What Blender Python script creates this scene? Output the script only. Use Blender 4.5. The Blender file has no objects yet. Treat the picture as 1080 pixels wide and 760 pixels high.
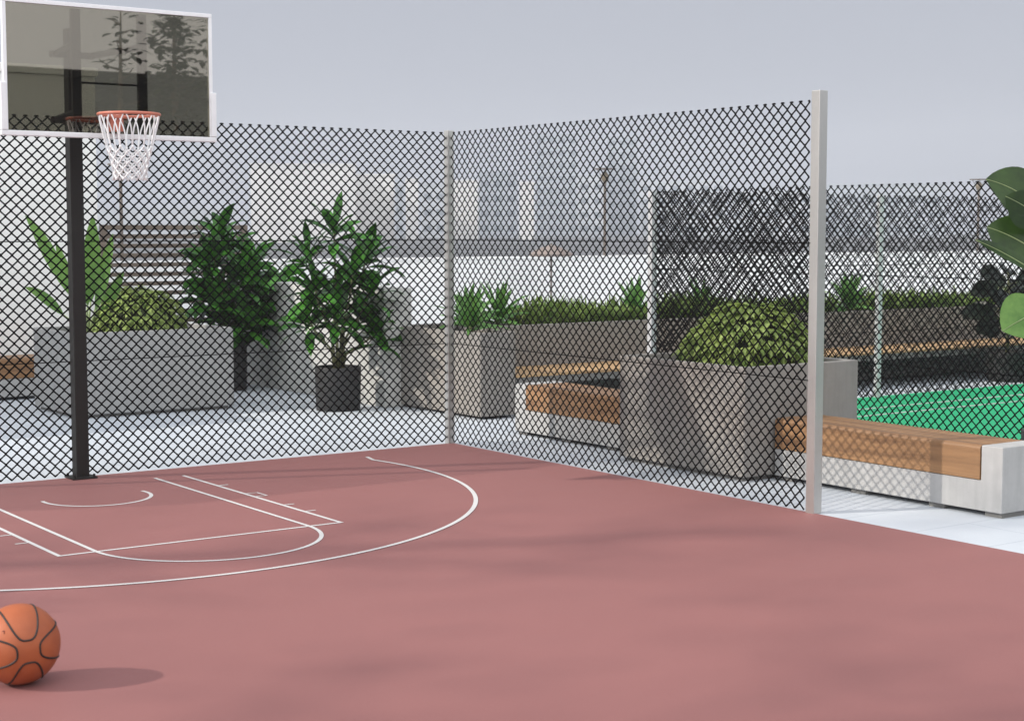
import bpy, bmesh, math, random
from mathutils import Vector, Matrix
R = math.radians
rnd = random.Random(7)
scene = bpy.context.scene
COL = scene.collection

# ------------------------------------------------------------------ materials
def new_mat(name):
    m = bpy.data.materials.new(name); m.use_nodes = True
    nt = m.node_tree; nt.nodes.clear()
    out = nt.nodes.new('ShaderNodeOutputMaterial')
    b = nt.nodes.new('ShaderNodeBsdfPrincipled')
    nt.links.new(b.outputs[0], out.inputs[0])
    return m, nt, b, out

def coords(nt, kind='Object', scale=(1, 1, 1)):
    tc = nt.nodes.new('ShaderNodeTexCoord'); mp = nt.nodes.new('ShaderNodeMapping')
    mp.inputs['Scale'].default_value = scale
    nt.links.new(tc.outputs[kind], mp.inputs[0])
    return mp.outputs[0]

def noise(nt, vec, scale, detail=6, rough=0.6):
    n = nt.nodes.new('ShaderNodeTexNoise'); n.inputs['Scale'].default_value = scale
    n.inputs['Detail'].default_value = detail; n.inputs['Roughness'].default_value = rough
    nt.links.new(vec, n.inputs['Vector']); return n.outputs['Fac']

def ramp(nt, fac, stops):
    r = nt.nodes.new('ShaderNodeValToRGB'); e = r.color_ramp.elements
    while len(e) < len(stops): e.new(0.5)
    for el, (p, c) in zip(e, stops): el.position = p; el.color = (*c, 1)
    nt.links.new(fac, r.inputs[0]); return r.outputs[0]

def mixc(nt, fac, a, b, mode='MIX'):
    m = nt.nodes.new('ShaderNodeMix'); m.data_type = 'RGBA'; m.blend_type = mode
    if isinstance(fac, (int, float)): m.inputs[0].default_value = fac
    else: nt.links.new(fac, m.inputs[0])
    for i, v in ((6, a), (7, b)):
        if isinstance(v, tuple): m.inputs[i].default_value = (*v, 1)
        else: nt.links.new(v, m.inputs[i])
    return m.outputs[2]

def bump(nt, b, h, strength=0.2, dist=0.01):
    n = nt.nodes.new('ShaderNodeBump'); n.inputs['Strength'].default_value = strength
    n.inputs['Distance'].default_value = dist
    nt.links.new(h, n.inputs['Height']); nt.links.new(n.outputs[0], b.inputs['Normal'])

def scaled(c, k): return tuple(min(1, x * k) for x in c)

def mottled(name, c, var=0.12, scale=3.0, rough=0.7, metal=0.0, bumps=0.1, fine=60, spec=0.5, stretch=(1, 1, 1)):
    m, nt, b, _ = new_mat(name)
    v = coords(nt, 'Object', stretch)
    n1 = noise(nt, v, scale); n2 = noise(nt, v, fine, 3)
    col = ramp(nt, n1, [(0.3, scaled(c, 1 - var)), (0.7, scaled(c, 1 + var))])
    col = mixc(nt, 0.25, col, ramp(nt, n2, [(0.3, scaled(c, 1 - var)), (0.7, scaled(c, 1 + var))]))
    nt.links.new(col, b.inputs['Base Color'])
    b.inputs['Roughness'].default_value = rough; b.inputs['Metallic'].default_value = metal
    b.inputs['Specular IOR Level'].default_value = spec
    if bumps: bump(nt, b, n2, bumps, 0.004)
    return m

def concrete(name, c, warm=None, var=0.13):
    m, nt, b, _ = new_mat(name)
    v = coords(nt)
    big = noise(nt, v, 1.6, 5, 0.55); mid = noise(nt, v, 9, 6, 0.65); fine = noise(nt, v, 90, 3)
    streak = noise(nt, coords(nt, 'Object', (7, 7, 0.5)), 2.0, 4)
    col = ramp(nt, big, [(0.3, scaled(c, 1 - var)), (0.7, scaled(warm or c, 1 + var * .6))])
    col = mixc(nt, 0.35, col, ramp(nt, mid, [(0.35, scaled(c, 0.78)), (0.65, scaled(c, 1.12))]))
    col = mixc(nt, 0.25, col, ramp(nt, streak, [(0.35, scaled(c, 0.7)), (0.6, scaled(c, 1.1))]))
    pits = ramp(nt, noise(nt, v, 45, 2), [(0.22, (0.72,) * 3), (0.30, (1, 1, 1))])
    col = mixc(nt, 0.6, col, pits, 'MULTIPLY')
    nt.links.new(col, b.inputs['Base Color']); b.inputs['Roughness'].default_value = 0.82
    b.inputs['Specular IOR Level'].default_value = 0.35
    bump(nt, b, fine, 0.18, 0.004)
    return m

def wood(name, c1, c2, axis=0, board=0.115):
    m, nt, b, _ = new_mat(name)
    sc = [10, 10, 10]; sc[axis] = 0.7
    v = coords(nt, 'Object', tuple(sc))
    g = noise(nt, v, 2.2, 8, 0.62); g2 = noise(nt, v, 9.0, 4, 0.7)
    plate = noise(nt, coords(nt, 'Object', (0.5, 9, 9)), 1.0, 0)
    col = ramp(nt, g, [(0.28, c1), (0.5, scaled(c2, 0.92)), (0.72, scaled(c2, 1.18))])
    col = mixc(nt, 0.3, col, ramp(nt, g2, [(0.3, scaled(c1, .8)), (0.7, c2)]))
    col = mixc(nt, 0.22, col, ramp(nt, plate, [(0.4, scaled(c1, .9)), (0.6, scaled(c2, 1.2))]))
    nt.links.new(col, b.inputs['Base Color']); b.inputs['Roughness'].default_value = 0.48
    bump(nt, b, g2, 0.12, 0.003)
    return m

def leafmat(name, dark, light, rough=0.35, trans=0.12, scale=5.0):
    m, nt, b, out = new_mat(name)
    v = coords(nt)
    n = noise(nt, v, scale, 3); n2 = noise(nt, v, scale * 9, 2)
    col = ramp(nt, n, [(0.35, dark), (0.65, light)])
    col = mixc(nt, 0.25, col, ramp(nt, n2, [(0.4, dark), (0.6, light)]))
    nt.links.new(col, b.inputs['Base Color']); b.inputs['Roughness'].default_value = rough
    b.inputs['Specular IOR Level'].default_value = 0.3
    t = nt.nodes.new('ShaderNodeBsdfTranslucent')
    nt.links.new(mixc(nt, 1.0, col, (1.0, 1.0, 0.45), 'MULTIPLY'), t.inputs[0])
    mx = nt.nodes.new('ShaderNodeMixShader'); mx.inputs[0].default_value = trans
    nt.links.new(b.outputs[0], mx.inputs[1]); nt.links.new(t.outputs[0], mx.inputs[2])
    nt.links.new(mx.outputs[0], out.inputs[0])
    return m

def court_mat():
    m, nt, b, _ = new_mat('court_acrylic')
    v = coords(nt)
    big = noise(nt, v, 0.35, 4, 0.5); mid = noise(nt, v, 2.2, 5, 0.6); fine = noise(nt, v, 140, 2)
    base = (0.276, 0.123, 0.117)
    col = ramp(nt, big, [(0.3, scaled(base, 0.95)), (0.7, scaled(base, 1.05))])
    col = mixc(nt, 0.3, col, ramp(nt, mid, [(0.35, scaled(base, 0.955)), (0.65, scaled(base, 1.035))]))
    col = mixc(nt, 0.12, col, ramp(nt, fine, [(0.35, scaled(base, 0.75)), (0.65, scaled(base, 1.2))]))
    nt.links.new(col, b.inputs['Base Color'])
    rr = nt.nodes.new('ShaderNodeMapRange'); rr.inputs[3].default_value = 0.55; rr.inputs[4].default_value = 0.72
    nt.links.new(mid, rr.inputs[0]); nt.links.new(rr.outputs[0], b.inputs['Roughness'])
    b.inputs['Specular IOR Level'].default_value = 0.18
    bump(nt, b, fine, 0.1, 0.003)
    return m

def paver_mat():
    m, nt, b, _ = new_mat('pale_pavers')
    v = coords(nt)
    br = nt.nodes.new('ShaderNodeTexBrick'); nt.links.new(v, br.inputs['Vector'])
    br.inputs['Scale'].default_value = 1.0; br.inputs['Brick Width'].default_value = 1.2; br.inputs['Row Height'].default_value = 0.6
    br.inputs['Mortar Size'].default_value = 0.005; br.inputs['Mortar Smooth'].default_value = 0.3
    br.inputs['Color1'].default_value = (0.555, 0.595, 0.64, 1); br.inputs['Color2'].default_value = (0.575, 0.61, 0.65, 1)
    br.inputs['Mortar'].default_value = (0.40, 0.44, 0.49, 1)
    n = noise(nt, v, 1.3, 6, 0.65); n2 = noise(nt, v, 80, 2)
    col = mixc(nt, 0.5, br.outputs[0], ramp(nt, n, [(0.3, (0.84, 0.86, 0.88)), (0.65, (1, 1, 1))]), 'MULTIPLY')
    nt.links.new(col, b.inputs['Base Color']); b.inputs['Roughness'].default_value = 0.55
    bump(nt, b, n2, 0.05, 0.003)
    return m

def glass_mat():
    m = bpy.data.materials.new('smoked_mirror_glass'); m.use_nodes = True; nt = m.node_tree; nt.nodes.clear()
    out = nt.nodes.new('ShaderNodeOutputMaterial'); t = nt.nodes.new('ShaderNodeBsdfTransparent'); g = nt.nodes.new('ShaderNodeBsdfGlossy')
    v = coords(nt); n = noise(nt, v, 2.5, 3)
    tint = ramp(nt, n, [(0.3, (0.385, 0.375, 0.325)), (0.7, (0.40, 0.39, 0.34))])
    nt.links.new(tint, t.inputs[0])
    g.inputs[0].default_value = (1.0, 0.92, 0.82, 1); g.inputs['Roughness'].default_value = 0.012
    mx = nt.nodes.new('ShaderNodeMixShader'); mx.inputs[0].default_value = 0.115
    nt.links.new(t.outputs[0], mx.inputs[1]); nt.links.new(g.outputs[0], mx.inputs[2]); nt.links.new(mx.outputs[0], out.inputs[0])
    return m

M = dict(
    court=court_mat(), paver=paver_mat(), glass=glass_mat(),
    line=mottled('court_line_paint', (0.62, 0.61, 0.60), 0.05, 6, 0.6, bumps=0.05),
    green=mottled('green_court', (0.010, 0.40, 0.165), 0.07, 1.5, 0.6, bumps=0.05, fine=120),
    far=mottled('far_ground', (0.11, 0.115, 0.12), 0.2, 0.05, 0.9, bumps=0),
    wire=mottled('black_vinyl_wire', (0.003, 0.003, 0.0033), 0.15, 20, 0.65, bumps=0, spec=0.05),
    steel=mottled('galvanised_steel', (0.52, 0.51, 0.49), 0.08, 5, 0.38, 0.85, 0.04, 120, stretch=(1, 1, .3)),
    steel_painted=mottled('grey_painted_steel', (0.44, 0.44, 0.45), 0.08, 5, 0.6, 0.0, 0.04, 120, stretch=(1, 1, .3)),
    black=mottled('black_powder_coat', (0.012, 0.011, 0.010), 0.2, 8, 0.5, bumps=0.05, spec=0.3),
    frame=mottled('silver_frame', (0.80, 0.81, 0.83), 0.05, 6, 0.4, 0.15, 0.03),
    rim=mottled('orange_rim_paint', (0.50, 0.155, 0.10), 0.1, 10, 0.45, bumps=0.05),
    net=mottled('white_nylon', (0.80, 0.81, 0.82), 0.05, 30, 0.8, bumps=0.1),
    conc=concrete('planter_concrete', (0.30, 0.29, 0.275), (0.30, 0.262, 0.225), 0.09),
    conc_long=concrete('long_planter_concrete', (0.275, 0.262, 0.245), (0.245, 0.208, 0.175), 0.09),
    conc_grey=concrete('grey_concrete', (0.345, 0.345, 0.34), None, 0.08),
    conc_wall=concrete('low_wall_concrete', (0.52, 0.52, 0.50)),
    bench_conc=concrete('bench_concrete', (0.41, 0.41, 0.405), (0.43, 0.425, 0.415), 0.05),
    plinth=mottled('dark_plinth', (0.19, 0.185, 0.175), 0.15, 8, 0.8),
    wood=wood('oiled_wood', (0.115, 0.055, 0.026), (0.325, 0.178, 0.082)),
    wood_pale=wood('weathered_wood', (0.30, 0.17, 0.08), (0.52, 0.34, 0.17)),
    slat=wood('grey_brown_slat', (0.10, 0.075, 0.058), (0.19, 0.15, 0.12)),
    soil=mottled('soil', (0.05, 0.042, 0.034), 0.4, 18, 0.95, bumps=0.6, fine=50),
    stucco=mottled('white_stucco', (0.82, 0.815, 0.80), 0.03, 1.2, 0.85, bumps=0.12, fine=90),
    stucco_far=mottled('pale_render', (0.68, 0.665, 0.65), 0.06, 0.1, 0.85, bumps=0),
    tower=mottled('blue_grey_cladding', (0.36, 0.39, 0.43), 0.1, 0.1, 0.6, bumps=0),
    tower_b=mottled('grey_cladding', (0.48, 0.50, 0.53), 0.1, 0.1, 0.6, bumps=0),
    pane=mottled('dark_window', (0.22, 0.25, 0.29), 0.2, 0.2, 0.15, bumps=0),
    darkwall=mottled('charcoal_cladding', (0.035, 0.035, 0.036), 0.15, 0.6, 0.75, bumps=0.1),
    pot=mottled('matte_black_pot', (0.028, 0.027, 0.026), 0.15, 7, 0.55, bumps=0.08),
    bark=mottled('bark', (0.13, 0.095, 0.065), 0.3, 14, 0.9, bumps=0.5, fine=40, stretch=(3, 3, .5)),
    stem=mottled('green_brown_stem', (0.11, 0.115, 0.05), 0.3, 14, 0.7, bumps=0.2),
    petiole=mottled('pale_petiole', (0.26, 0.33, 0.15), 0.15, 8, 0.5, bumps=0.05),
    drac=leafmat('dark_glossy_leaf', (0.004, 0.018, 0.003), (0.075, 0.26, 0.032), 0.22, 0.14, 6.0),
    banana=leafmat('banana_leaf', (0.07, 0.17, 0.035), (0.16, 0.30, 0.075), 0.4, 0.28, 3.0),
    bigleaf=leafmat('big_paddle_leaf', (0.012, 0.032, 0.006), (0.036, 0.078, 0.012), 0.28, 0.10, 2.0),
    shrub=leafmat('lime_shrub_leaf', (0.075, 0.14, 0.02), (0.43, 0.53, 0.17), 0.5, 0.25, 9.0),
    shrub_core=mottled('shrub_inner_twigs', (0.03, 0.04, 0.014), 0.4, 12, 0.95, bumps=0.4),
    agave=leafmat('rosette_leaf', (0.06, 0.17, 0.04), (0.16, 0.33, 0.08), 0.4, 0.2, 6.0),
    hedge=leafmat('hedge_leaf', (0.10, 0.17, 0.04), (0.26, 0.36, 0.11), 0.5, 0.25, 5.0),
    rubber=leafmat('near_black_leaf', (0.006, 0.010, 0.006), (0.016, 0.026, 0.014), 0.35, 0.03, 4.0),
    tree=leafmat('tree_leaf', (0.02, 0.035, 0.012), (0.05, 0.07, 0.025), 0.6, 0.1, 3.0),
    lamp=mottled('bronze_lamp_metal', (0.12, 0.10, 0.085), 0.2, 6, 0.6, bumps=0),
    lampglass=mottled('frosted_lamp_glass', (0.16, 0.13, 0.09), 0.1, 6, 0.35, bumps=0),
    parasol=mottled('brown_canvas', (0.24, 0.20, 0.18), 0.15, 5, 0.9, bumps=0.1),
    seam=mottled('ball_seam', (0.010, 0.010, 0.010), 0.1, 10, 0.55, bumps=0),
    mark=mottled('ball_print', (0.10, 0.012, 0.010), 0.1, 10, 0.6, bumps=0),
)
def ball_mat():
    m, nt, b, _ = new_mat('pebbled_orange_leather')
    v = coords(nt)
    vo = nt.nodes.new('ShaderNodeTexVoronoi'); vo.inputs['Scale'].default_value = 170; nt.links.new(v, vo.inputs['Vector'])
    n = noise(nt, v, 7, 5)
    col = ramp(nt, n, [(0.3, (0.33, 0.078, 0.024)), (0.7, (0.41, 0.108, 0.036))])
    nt.links.new(col, b.inputs['Base Color']); b.inputs['Roughness'].default_value = 0.55
    bump(nt, b, vo.outputs['Distance'], 0.25, 0.002)
    return m
M['ball'] = ball_mat()

# ------------------------------------------------------------------ mesh builder
class MB:
    def __init__(s): s.v = []; s.f = []; s.sm = []
    def add(s, vs, fs, smooth=False):
        o = len(s.v); s.v += [tuple(p) for p in vs]
        for f in fs: s.f.append(tuple(i + o for i in f)); s.sm.append(smooth)
        return s
    def box(s, x0, x1, y0, y1, z0, z1):
        return s.add([(x0, y0, z0), (x1, y0, z0), (x1, y1, z0), (x0, y1, z0), (x0, y0, z1), (x1, y0, z1), (x1, y1, z1), (x0, y1, z1)],
                     [(0, 3, 2, 1), (4, 5, 6, 7), (0, 1, 5, 4), (1, 2, 6, 5), (2, 3, 7, 6), (3, 0, 4, 7)])
    def tube(s, pts, r, n=6, smooth=True, cap=True):
        pts = [Vector(p) for p in pts]; rr = r if isinstance(r, (list, tuple)) else [r] * len(pts)
        vs = []; fs = []
        t0 = (pts[1] - pts[0]).normalized()
        ref = Vector((0, 0, 1)) if abs(t0.z) < 0.9 else Vector((1, 0, 0))
        nrm = (ref - t0 * ref.dot(t0)).normalized()
        for i, p in enumerate(pts):
            if i == 0: t = pts[1] - p
            elif i == len(pts) - 1: t = p - pts[i - 1]
            else: t = (pts[i + 1] - p).normalized() + (p - pts[i - 1]).normalized()
            t = t.normalized() if t.length > 1e-9 else t0
            nrm = nrm - t * nrm.dot(t)
            nrm = nrm.normalized() if nrm.length > 1e-6 else Vector((1, 0, 0))
            bn = t.cross(nrm)
            for k in range(n):
                a = 2 * math.pi * k / n
                vs.append(p + (nrm * math.cos(a) + bn * math.sin(a)) * rr[i])
        for i in range(len(pts) - 1):
            for k in range(n):
                fs.append((i * n + k, i * n + (k + 1) % n, (i + 1) * n + (k + 1) % n, (i + 1) * n + k))
        if cap:
            fs.append(tuple(range(n))[::-1]); fs.append(tuple((len(pts) - 1) * n + k for k in range(n)))
        return s.add(vs, fs, smooth)
    def loop(s, pts, r, n=6):
        pts = [Vector(p) for p in pts]; N = len(pts); vs = []; fs = []
        c = sum(pts, Vector()) / N
        for i, p in enumerate(pts):
            t = (pts[(i + 1) % N] - pts[i - 1]).normalized(); u = (p - c); u = (u - t * u.dot(t)).normalized(); w = t.cross(u)
            for k in range(n):
                a = 2 * math.pi * k / n; vs.append(p + (u * math.cos(a) + w * math.sin(a)) * r)
        for i in range(N):
            j = (i + 1) % N
            for k in range(n): fs.append((i * n + k, i * n + (k + 1) % n, j * n + (k + 1) % n, j * n + k))
        return s.add(vs, fs, True)
    def lathe(s, prof, n=32, c=(0, 0), smooth=True, closed=False):
        vs = []; fs = []
        for r, z in prof:
            for k in range(n):
                a = 2 * math.pi * k / n; vs.append((c[0] + r * math.cos(a), c[1] + r * math.sin(a), z))
        for i in range(len(prof) - 1):
            for k in range(n): fs.append((i * n + k, i * n + (k + 1) % n, (i + 1) * n + (k + 1) % n, (i + 1) * n + k))
        fs.append(tuple(range(n))[::-1]); fs.append(tuple((len(prof) - 1) * n + k for k in range(n)))
        return s.add(vs, fs, smooth)
    def sheet(s, poly, z):
        return s.add([(x, y, z) for x, y in poly], [tuple(range(len(poly)))])
    def leaf(s, base, d, up, length, width, droop=0.5, fold=0.25, n=6, tip=1.0, wide=0.45, wave=0.0, stalk=0.0, face=None):
        """one leaf: strip of two half blades with a midrib fold; d start direction, droop bends it down."""
        p = Vector(base); d = Vector(d).normalized(); up = Vector(up)
        vs = []; fs = []
        step = length / n; ph = rnd.random() * 6
        for i in range(n + 1):
            t = i / n
            side = d.cross(Vector((0, 0, 1)) if face is None else Vector(face))
            if side.length < 0.15: side = d.cross(up)
            side.normalize(); nn = side.cross(d).normalized()
            if t <= stalk: w = 0.04 * width
            else:
                q = (t - stalk) / (1 - stalk)
                w = width * 0.5 * (math.sin(math.pi * q ** (math.log(0.5) / math.log(wide))) ** 0.8 * 1.0 if 0 < q < 1 else 0.03) + 0.001
            off = nn * (fold * w + wave * w * math.sin(ph + 9 * t))
            off2 = nn * (fold * w + wave * w * math.sin(ph + 2 + 9 * t))
            vs += [p - side * w + off, p, p + side * w + off2]
            p = p + d * step
            d = (d + Vector((0, 0, -1)) * droop / n * (0.4 + 1.2 * t)).normalized()
        for i in range(n):
            a = i * 3; fs += [(a, a + 1, a + 4, a + 3), (a + 1, a + 2, a + 5, a + 4)]
        return s.add(vs, fs, True)
    def build(s, name, mat, parent=None, loc=None, rz=0, bevel=0):
        me = bpy.data.meshes.new(name); me.from_pydata(s.v, [], s.f); me.update()
        me.polygons.foreach_set('use_smooth', s.sm)
        me.materials.append(M[mat] if isinstance(mat, str) else mat)
        o = bpy.data.objects.new(name, me); COL.objects.link(o)
        if parent: o.parent = parent
        if loc is not None: o.location = loc
        if rz: o.rotation_euler.z = rz
        if bevel:
            b = o.modifiers.new('bevel', 'BEVEL'); b.width = bevel; b.segments = 2; b.limit_method = 'ANGLE'; b.angle_limit = R(40)
        return o

def thing(name, label, cat, loc=(0, 0, 0), rz=0, group=None):
    o = bpy.data.objects.new(name, None); COL.objects.link(o); o.empty_display_size = 0.2
    o.location = loc; o.rotation_euler.z = rz; o['label'] = label; o['category'] = cat
    if group: o['group'] = group
    return o
def struct(o): o['kind'] = 'structure'; return o
def copy_tree(root, loc, label, rz=None):
    def rec(o, par):
        c = o.copy(); COL.objects.link(c)
        if par: c.parent = par
        for ch in [x for x in bpy.data.objects if x.parent == o and x not in made]:
            made.add(rec(ch, c))
        return c
    made = set(); r = rec(root, None)
    r.location = loc; r['label'] = label
    if rz is not None: r.rotation_euler.z = rz
    return r

# ------------------------------------------------------------------ ground, courts
struct(MB().sheet([(-700, -700), (700, -700), (700, 700), (-700, 700)], -0.03).build('ground', 'far'))
struct(MB().box(-26, 42, -24, 16, -0.5, 0.0).build('pavement', 'paver'))
struct(MB().sheet([(-9.6, -16), (0.03, -16), (0.03, 0.0), (-9.6, 0.0)], 0.004).build('court', 'court'))
struct(MB().sheet([(3.1, -9.5), (30, -9.5), (30, 0.60), (3.1, 0.60)], 0.004).build('green_court', 'green'))

def strip(mb, pts, w, z, closed=False):
    pts = [Vector((p[0], p[1])) for p in pts]; vs = []; n = len(pts)
    for i, p in enumerate(pts):
        a = pts[max(i - 1, 0)]; c = pts[min(i + 1, n - 1)]
        t = (c - a).normalized(); q = Vector((-t.y, t.x)) * w / 2
        vs += [(p.x - q.x, p.y - q.y, z), (p.x + q.x, p.y + q.y, z)]
    mb.add(vs, [(2 * i, 2 * i + 2, 2 * i + 3, 2 * i + 1) for i in range(n - 1)])
def arc(cx, cy, r, a0, a1, n=96): return [(cx + r * math.cos(R(a0 + (a1 - a0) * i / n)), cy + r * math.sin(R(a0 + (a1 - a0) * i / n))) for i in range(n + 1)]
mk = MB(); W = 0.028; Z = 0.0058
strip(mk, [(-2.815, -0.42), (-2.815, -2.955)], W, Z); strip(mk, [(-4.745, -0.42), (-4.745, -2.955)], W, Z)
strip(mk, [(-4.759, -2.969), (-2.801, -2.969)], W, Z + .0006)
ftl = [(-4.515, -0.42), (-4.515, -2.93)] + arc(-3.785, -2.95, 0.73, 180, 360) + [(-3.055, -2.93), (-3.055, -0.42)]
strip(mk, ftl, W, Z + .0012)
strip(mk, arc(-3.765, -1.03, 0.39, 172, 372), W, Z)
strip(mk, [(-1.09, -0.36)] + arc(-3.985, -1.125, 2.905, 372 - 0.5, 165, 180), 0.032, Z + .0018)
for y in (-1.055, -2.13, -2.45):
    strip(mk, [(-2.801, y), (-2.725, y)], 0.02, Z + .0006); strip(mk, [(-4.759, y), (-4.84, y)], 0.02, Z + .0006)
for sx, s in ((-2.801, 1), (-4.759, -1)):
    strip(mk, [(sx, -1.525), (sx + s * .085, -1.525), (sx + s * .085, -1.685), (sx, -1.685)], 0.018, Z + .0006)
struct(mk.build('court_markings', 'line'))
mg = MB()
for y in (-0.26, -0.72): strip(mg, [(3.3, y), (29, y)], 0.045, Z)
strip(mg, [(7.9, -0.26), (7.9, -9)], 0.045, Z + .0006)
struct(mg.build('green_court_markings', 'line'))

# ------------------------------------------------------------------ chain link fences
def mesh_panel(mb, p0, p1, h, z0=0.02, pitch=0.0862, rise=0.0855, r=0.0070):
    p0 = Vector((*p0, 0)); p1 = Vector((*p1, 0)); L = (p1 - p0).length; d = (p1 - p0) / L; nrm = Vector((-d.y, d.x, 0))
    a = pitch / 4; n = int(L / (2 * a)); k_n = int(round((h - z0) / (rise / 2)))
    if k_n % 2: k_n += 1
    st = (h - z0) / k_n
    for i in range(n):
        sgn = 1 if i % 2 else -1
        pts = []; rs = []
        for k in range(k_n + 1):
            sg = sgn * (1 if k % 2 else -1)
            x = (i + 0.5) * 2 * a + a * 1.02 * sg; c = p0 + d * x + nrm * (0.0042 * (1 if (k % 2) else -1)); zc = z0 + k * st
            if k: pts.append(c + Vector((0, 0, zc - st * .05))); rs.append(r * 1.15)
            if k == k_n: c = c + nrm * .004
            if k < k_n: pts.append(c + Vector((0, 0, zc + st * .05))); rs.append(r * 1.15)
            if k < k_n:
                c2 = p0 + d * ((i + 0.5) * 2 * a) + Vector((0, 0, zc + st * .5)); pts.append(c2); rs.append(r * .88)
        last = pts[-1]; inward = -d * sgn * (1 if k_n % 2 else -1)
        pts += [last + Vector((0, 0, st * .2)) + inward * .004, last + Vector((0, 0, st * .16)) + inward * .016 + nrm * .006]; rs += [r * 1.1, r]
        mb.tube(pts, rs, 5, True, False)
    mb.v = [tuple(Vector(q) - nrm * ((Vector(q) - p0).dot(nrm) * .62)) for q in mb.v]     # wire flattened across the fence to thin its slanting shadow
    return mb

def post_part(par, x, y, h, s=0.078, name='post', mat='steel'):
    o = MB().box(-s / 2, s / 2, -s / 2, s / 2, 0, h).build(name, mat, par, bevel=0.004)
    o.location = (x, y, 0); return o

def fence(label, p0, p1, h, tens, posts, group, n_post_h, s):
    root = thing('chain_link_fence', label, 'fence', (p0[0], p0[1], 0), 0, group)
    q1 = (p1[0] - p0[0], p1[1] - p0[1])
    mesh_panel(MB(), (0, 0), q1, h).build('wire_mesh', 'wire', root) if False else None
    mb = MB(); mesh_panel(mb, (0, 0), q1, h); mb.build('wire_mesh', 'wire', root)
    for z in tens:
        MB().tube([(0, 0, z), (q1[0], q1[1], z)], 0.0036, 6).build('tension_wire', 'wire', root)
    for px, py in posts: post_part(root, px - p0[0], py - p0[1], n_post_h, s, mat='steel' if h > 2.5 else 'steel_painted')
    return root

G1 = 'black chain-link fences round the courts'
fence('tall black chain-link fence behind the hoop along the red court baseline', (-0.04, 0.0), (-7.6, 0.0), 2.822, (1.864, 0.922), [(-4.56, 0.0)], G1, 2.85, 0.066)
fence('tall black chain-link fence on the red court sideline, in front of the big planter', (0.0, -0.04), (0.0, -4.50), 2.822, (1.864, 0.922), [(0, 0)], G1, 2.85, 0.066)
fr = [o for o in bpy.data.objects if o.name.startswith('chain_link_fence')][-1]
post_part(fr, 0.04, -4.53 + 0.04, 2.895, 0.078)
fence('lower black chain-link fence beside the green court, behind the near bench', (2.87, 0.49), (2.87, -6.9), 2.345, (1.55, 0.77), [(2.87, 0.53), (2.87, -4.6)], G1, 2.36, 0.07)
fence('lower black chain-link fence across the far end of the green court', (2.91, 0.53), (13.4, 0.53), 2.345, (1.55, 0.77), [(6.33, 0.53), (9.79, 0.53), (13.25, 0.53)], G1, 2.36, 0.06)

# ------------------------------------------------------------------ basketball hoop
hp = thing('basketball_hoop', 'black pole basketball hoop with tinted glass backboard and white net', 'basketball hoop', (-3.52, -0.06, 0))
MB().box(-.052, .052, -.052, .052, 0.012, 3.50).build('pole', 'black', hp, bevel=0.006)
bp = MB().box(-.10, .10, -.10, .10, 0.005, 0.02).build('base_plate', 'black', hp, bevel=0.003)
for sx in (-1, 1):
    for sy in (-1, 1): MB().lathe([(0.011, 0.02), (0.011, 0.036), (0.007, 0.041)], 6, (sx * .078, sy * .078), False).build('bolt', 'black', bp)
by = -0.74                                 # backboard plane in hoop coordinates
cx = 0.02
bb = MB().box(cx - .782, cx + .782, by - .008, by + .008, 2.655, 3.575).build('backboard', 'glass', hp)
fm = MB()
fw = 0.028
fm.box(cx - .805, cx - .805 + fw, by - .018, by + .018, 2.664, 3.565); fm.box(cx + .805 - fw, cx + .805, by - .018, by + .018, 2.664, 3.565)
fm.box(cx - .805, cx + .805, by - .018, by + .018, 3.565, 3.595)
fm.build('frame', 'frame', bb, bevel=0.003)
pd = MB()
pd.box(cx - .83, cx + .83, by - .028, by + .028, 2.625, 2.662)
pd.box(cx - .83, cx - .785, by - .03, by + .03, 2.664, 3.0); pd.box(cx + .785, cx + .83, by - .03, by + .03, 2.664, 3.0)
pd.build('edge_padding', 'frame', bb, bevel=0.005)
for sx in (-.255, .255):
    MB().box(cx + sx - .034, cx + sx + .034, by + .012, by + .055, 2.69, 3.555).build('strut', 'black', hp, bevel=0.004)
for z, th in ((3.30, .045), (2.80, .05)):
    am = MB(); am.box(-.17, .17, -.03, .03, z - th / 2, z + th / 2)
    for sx in (-1, 1):
        am.tube([(sx * .14, 0.0, z), (cx + sx * .255, by + .055, z + .015)], th / 2 * 1.1, 4, False)
    am.build('support_arm', 'black', hp)
MB().tube([(cx - .25, by + .05, 3.03), (cx + .25, by + .05, 3.03)], 0.008, 6).build('brace_rod', 'black', hp)
MB().box(cx - .05, cx + .05, by - .10, by - .010, 2.675, 2.82).build('rim_bracket', 'rim', hp, bevel=0.006)
rc = Vector((cx, by - .10 - .224, 2.785)); rr_ = .217
rimb = MB(); rimb.loop([rc + Vector((rr_ * math.cos(a), rr_ * math.sin(a), 0)) for a in [2 * math.pi * i / 48 for i in range(48)]], 0.0115, 8)
rimb.box(cx - .11, cx + .11, by - .12, by - .012, 2.772, 2.794)
rim = rimb.build('rim', 'rim', hp)
nt_ = MB()
NS = 12
def ringp(i, n, r, z): a = 2 * math.pi * i / n; return rc + Vector((r * math.cos(a), r * math.sin(a), z))
for i in range(NS):       # long loops hung from the rim
    for s in (-1, 1):
        pts = []
        for t in [k / 7 for k in range(8)]:
            off = s * (0.03 + 0.45 * (1 - (1 - t) ** 3.2))
            pts.append(ringp(i + off, NS, rr_ * (1 - .25 * t), -0.012 - 0.225 * t + (0.022 * (1 - t) ** 6)))
        nt_.tube(pts, 0.0055, 5)
levels = [(rr_ * .75, -.237), (.150, -.278), (.138, -.316), (.129, -.354), (.122, -.392), (.118, -.43), (.12, -.462)]
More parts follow.
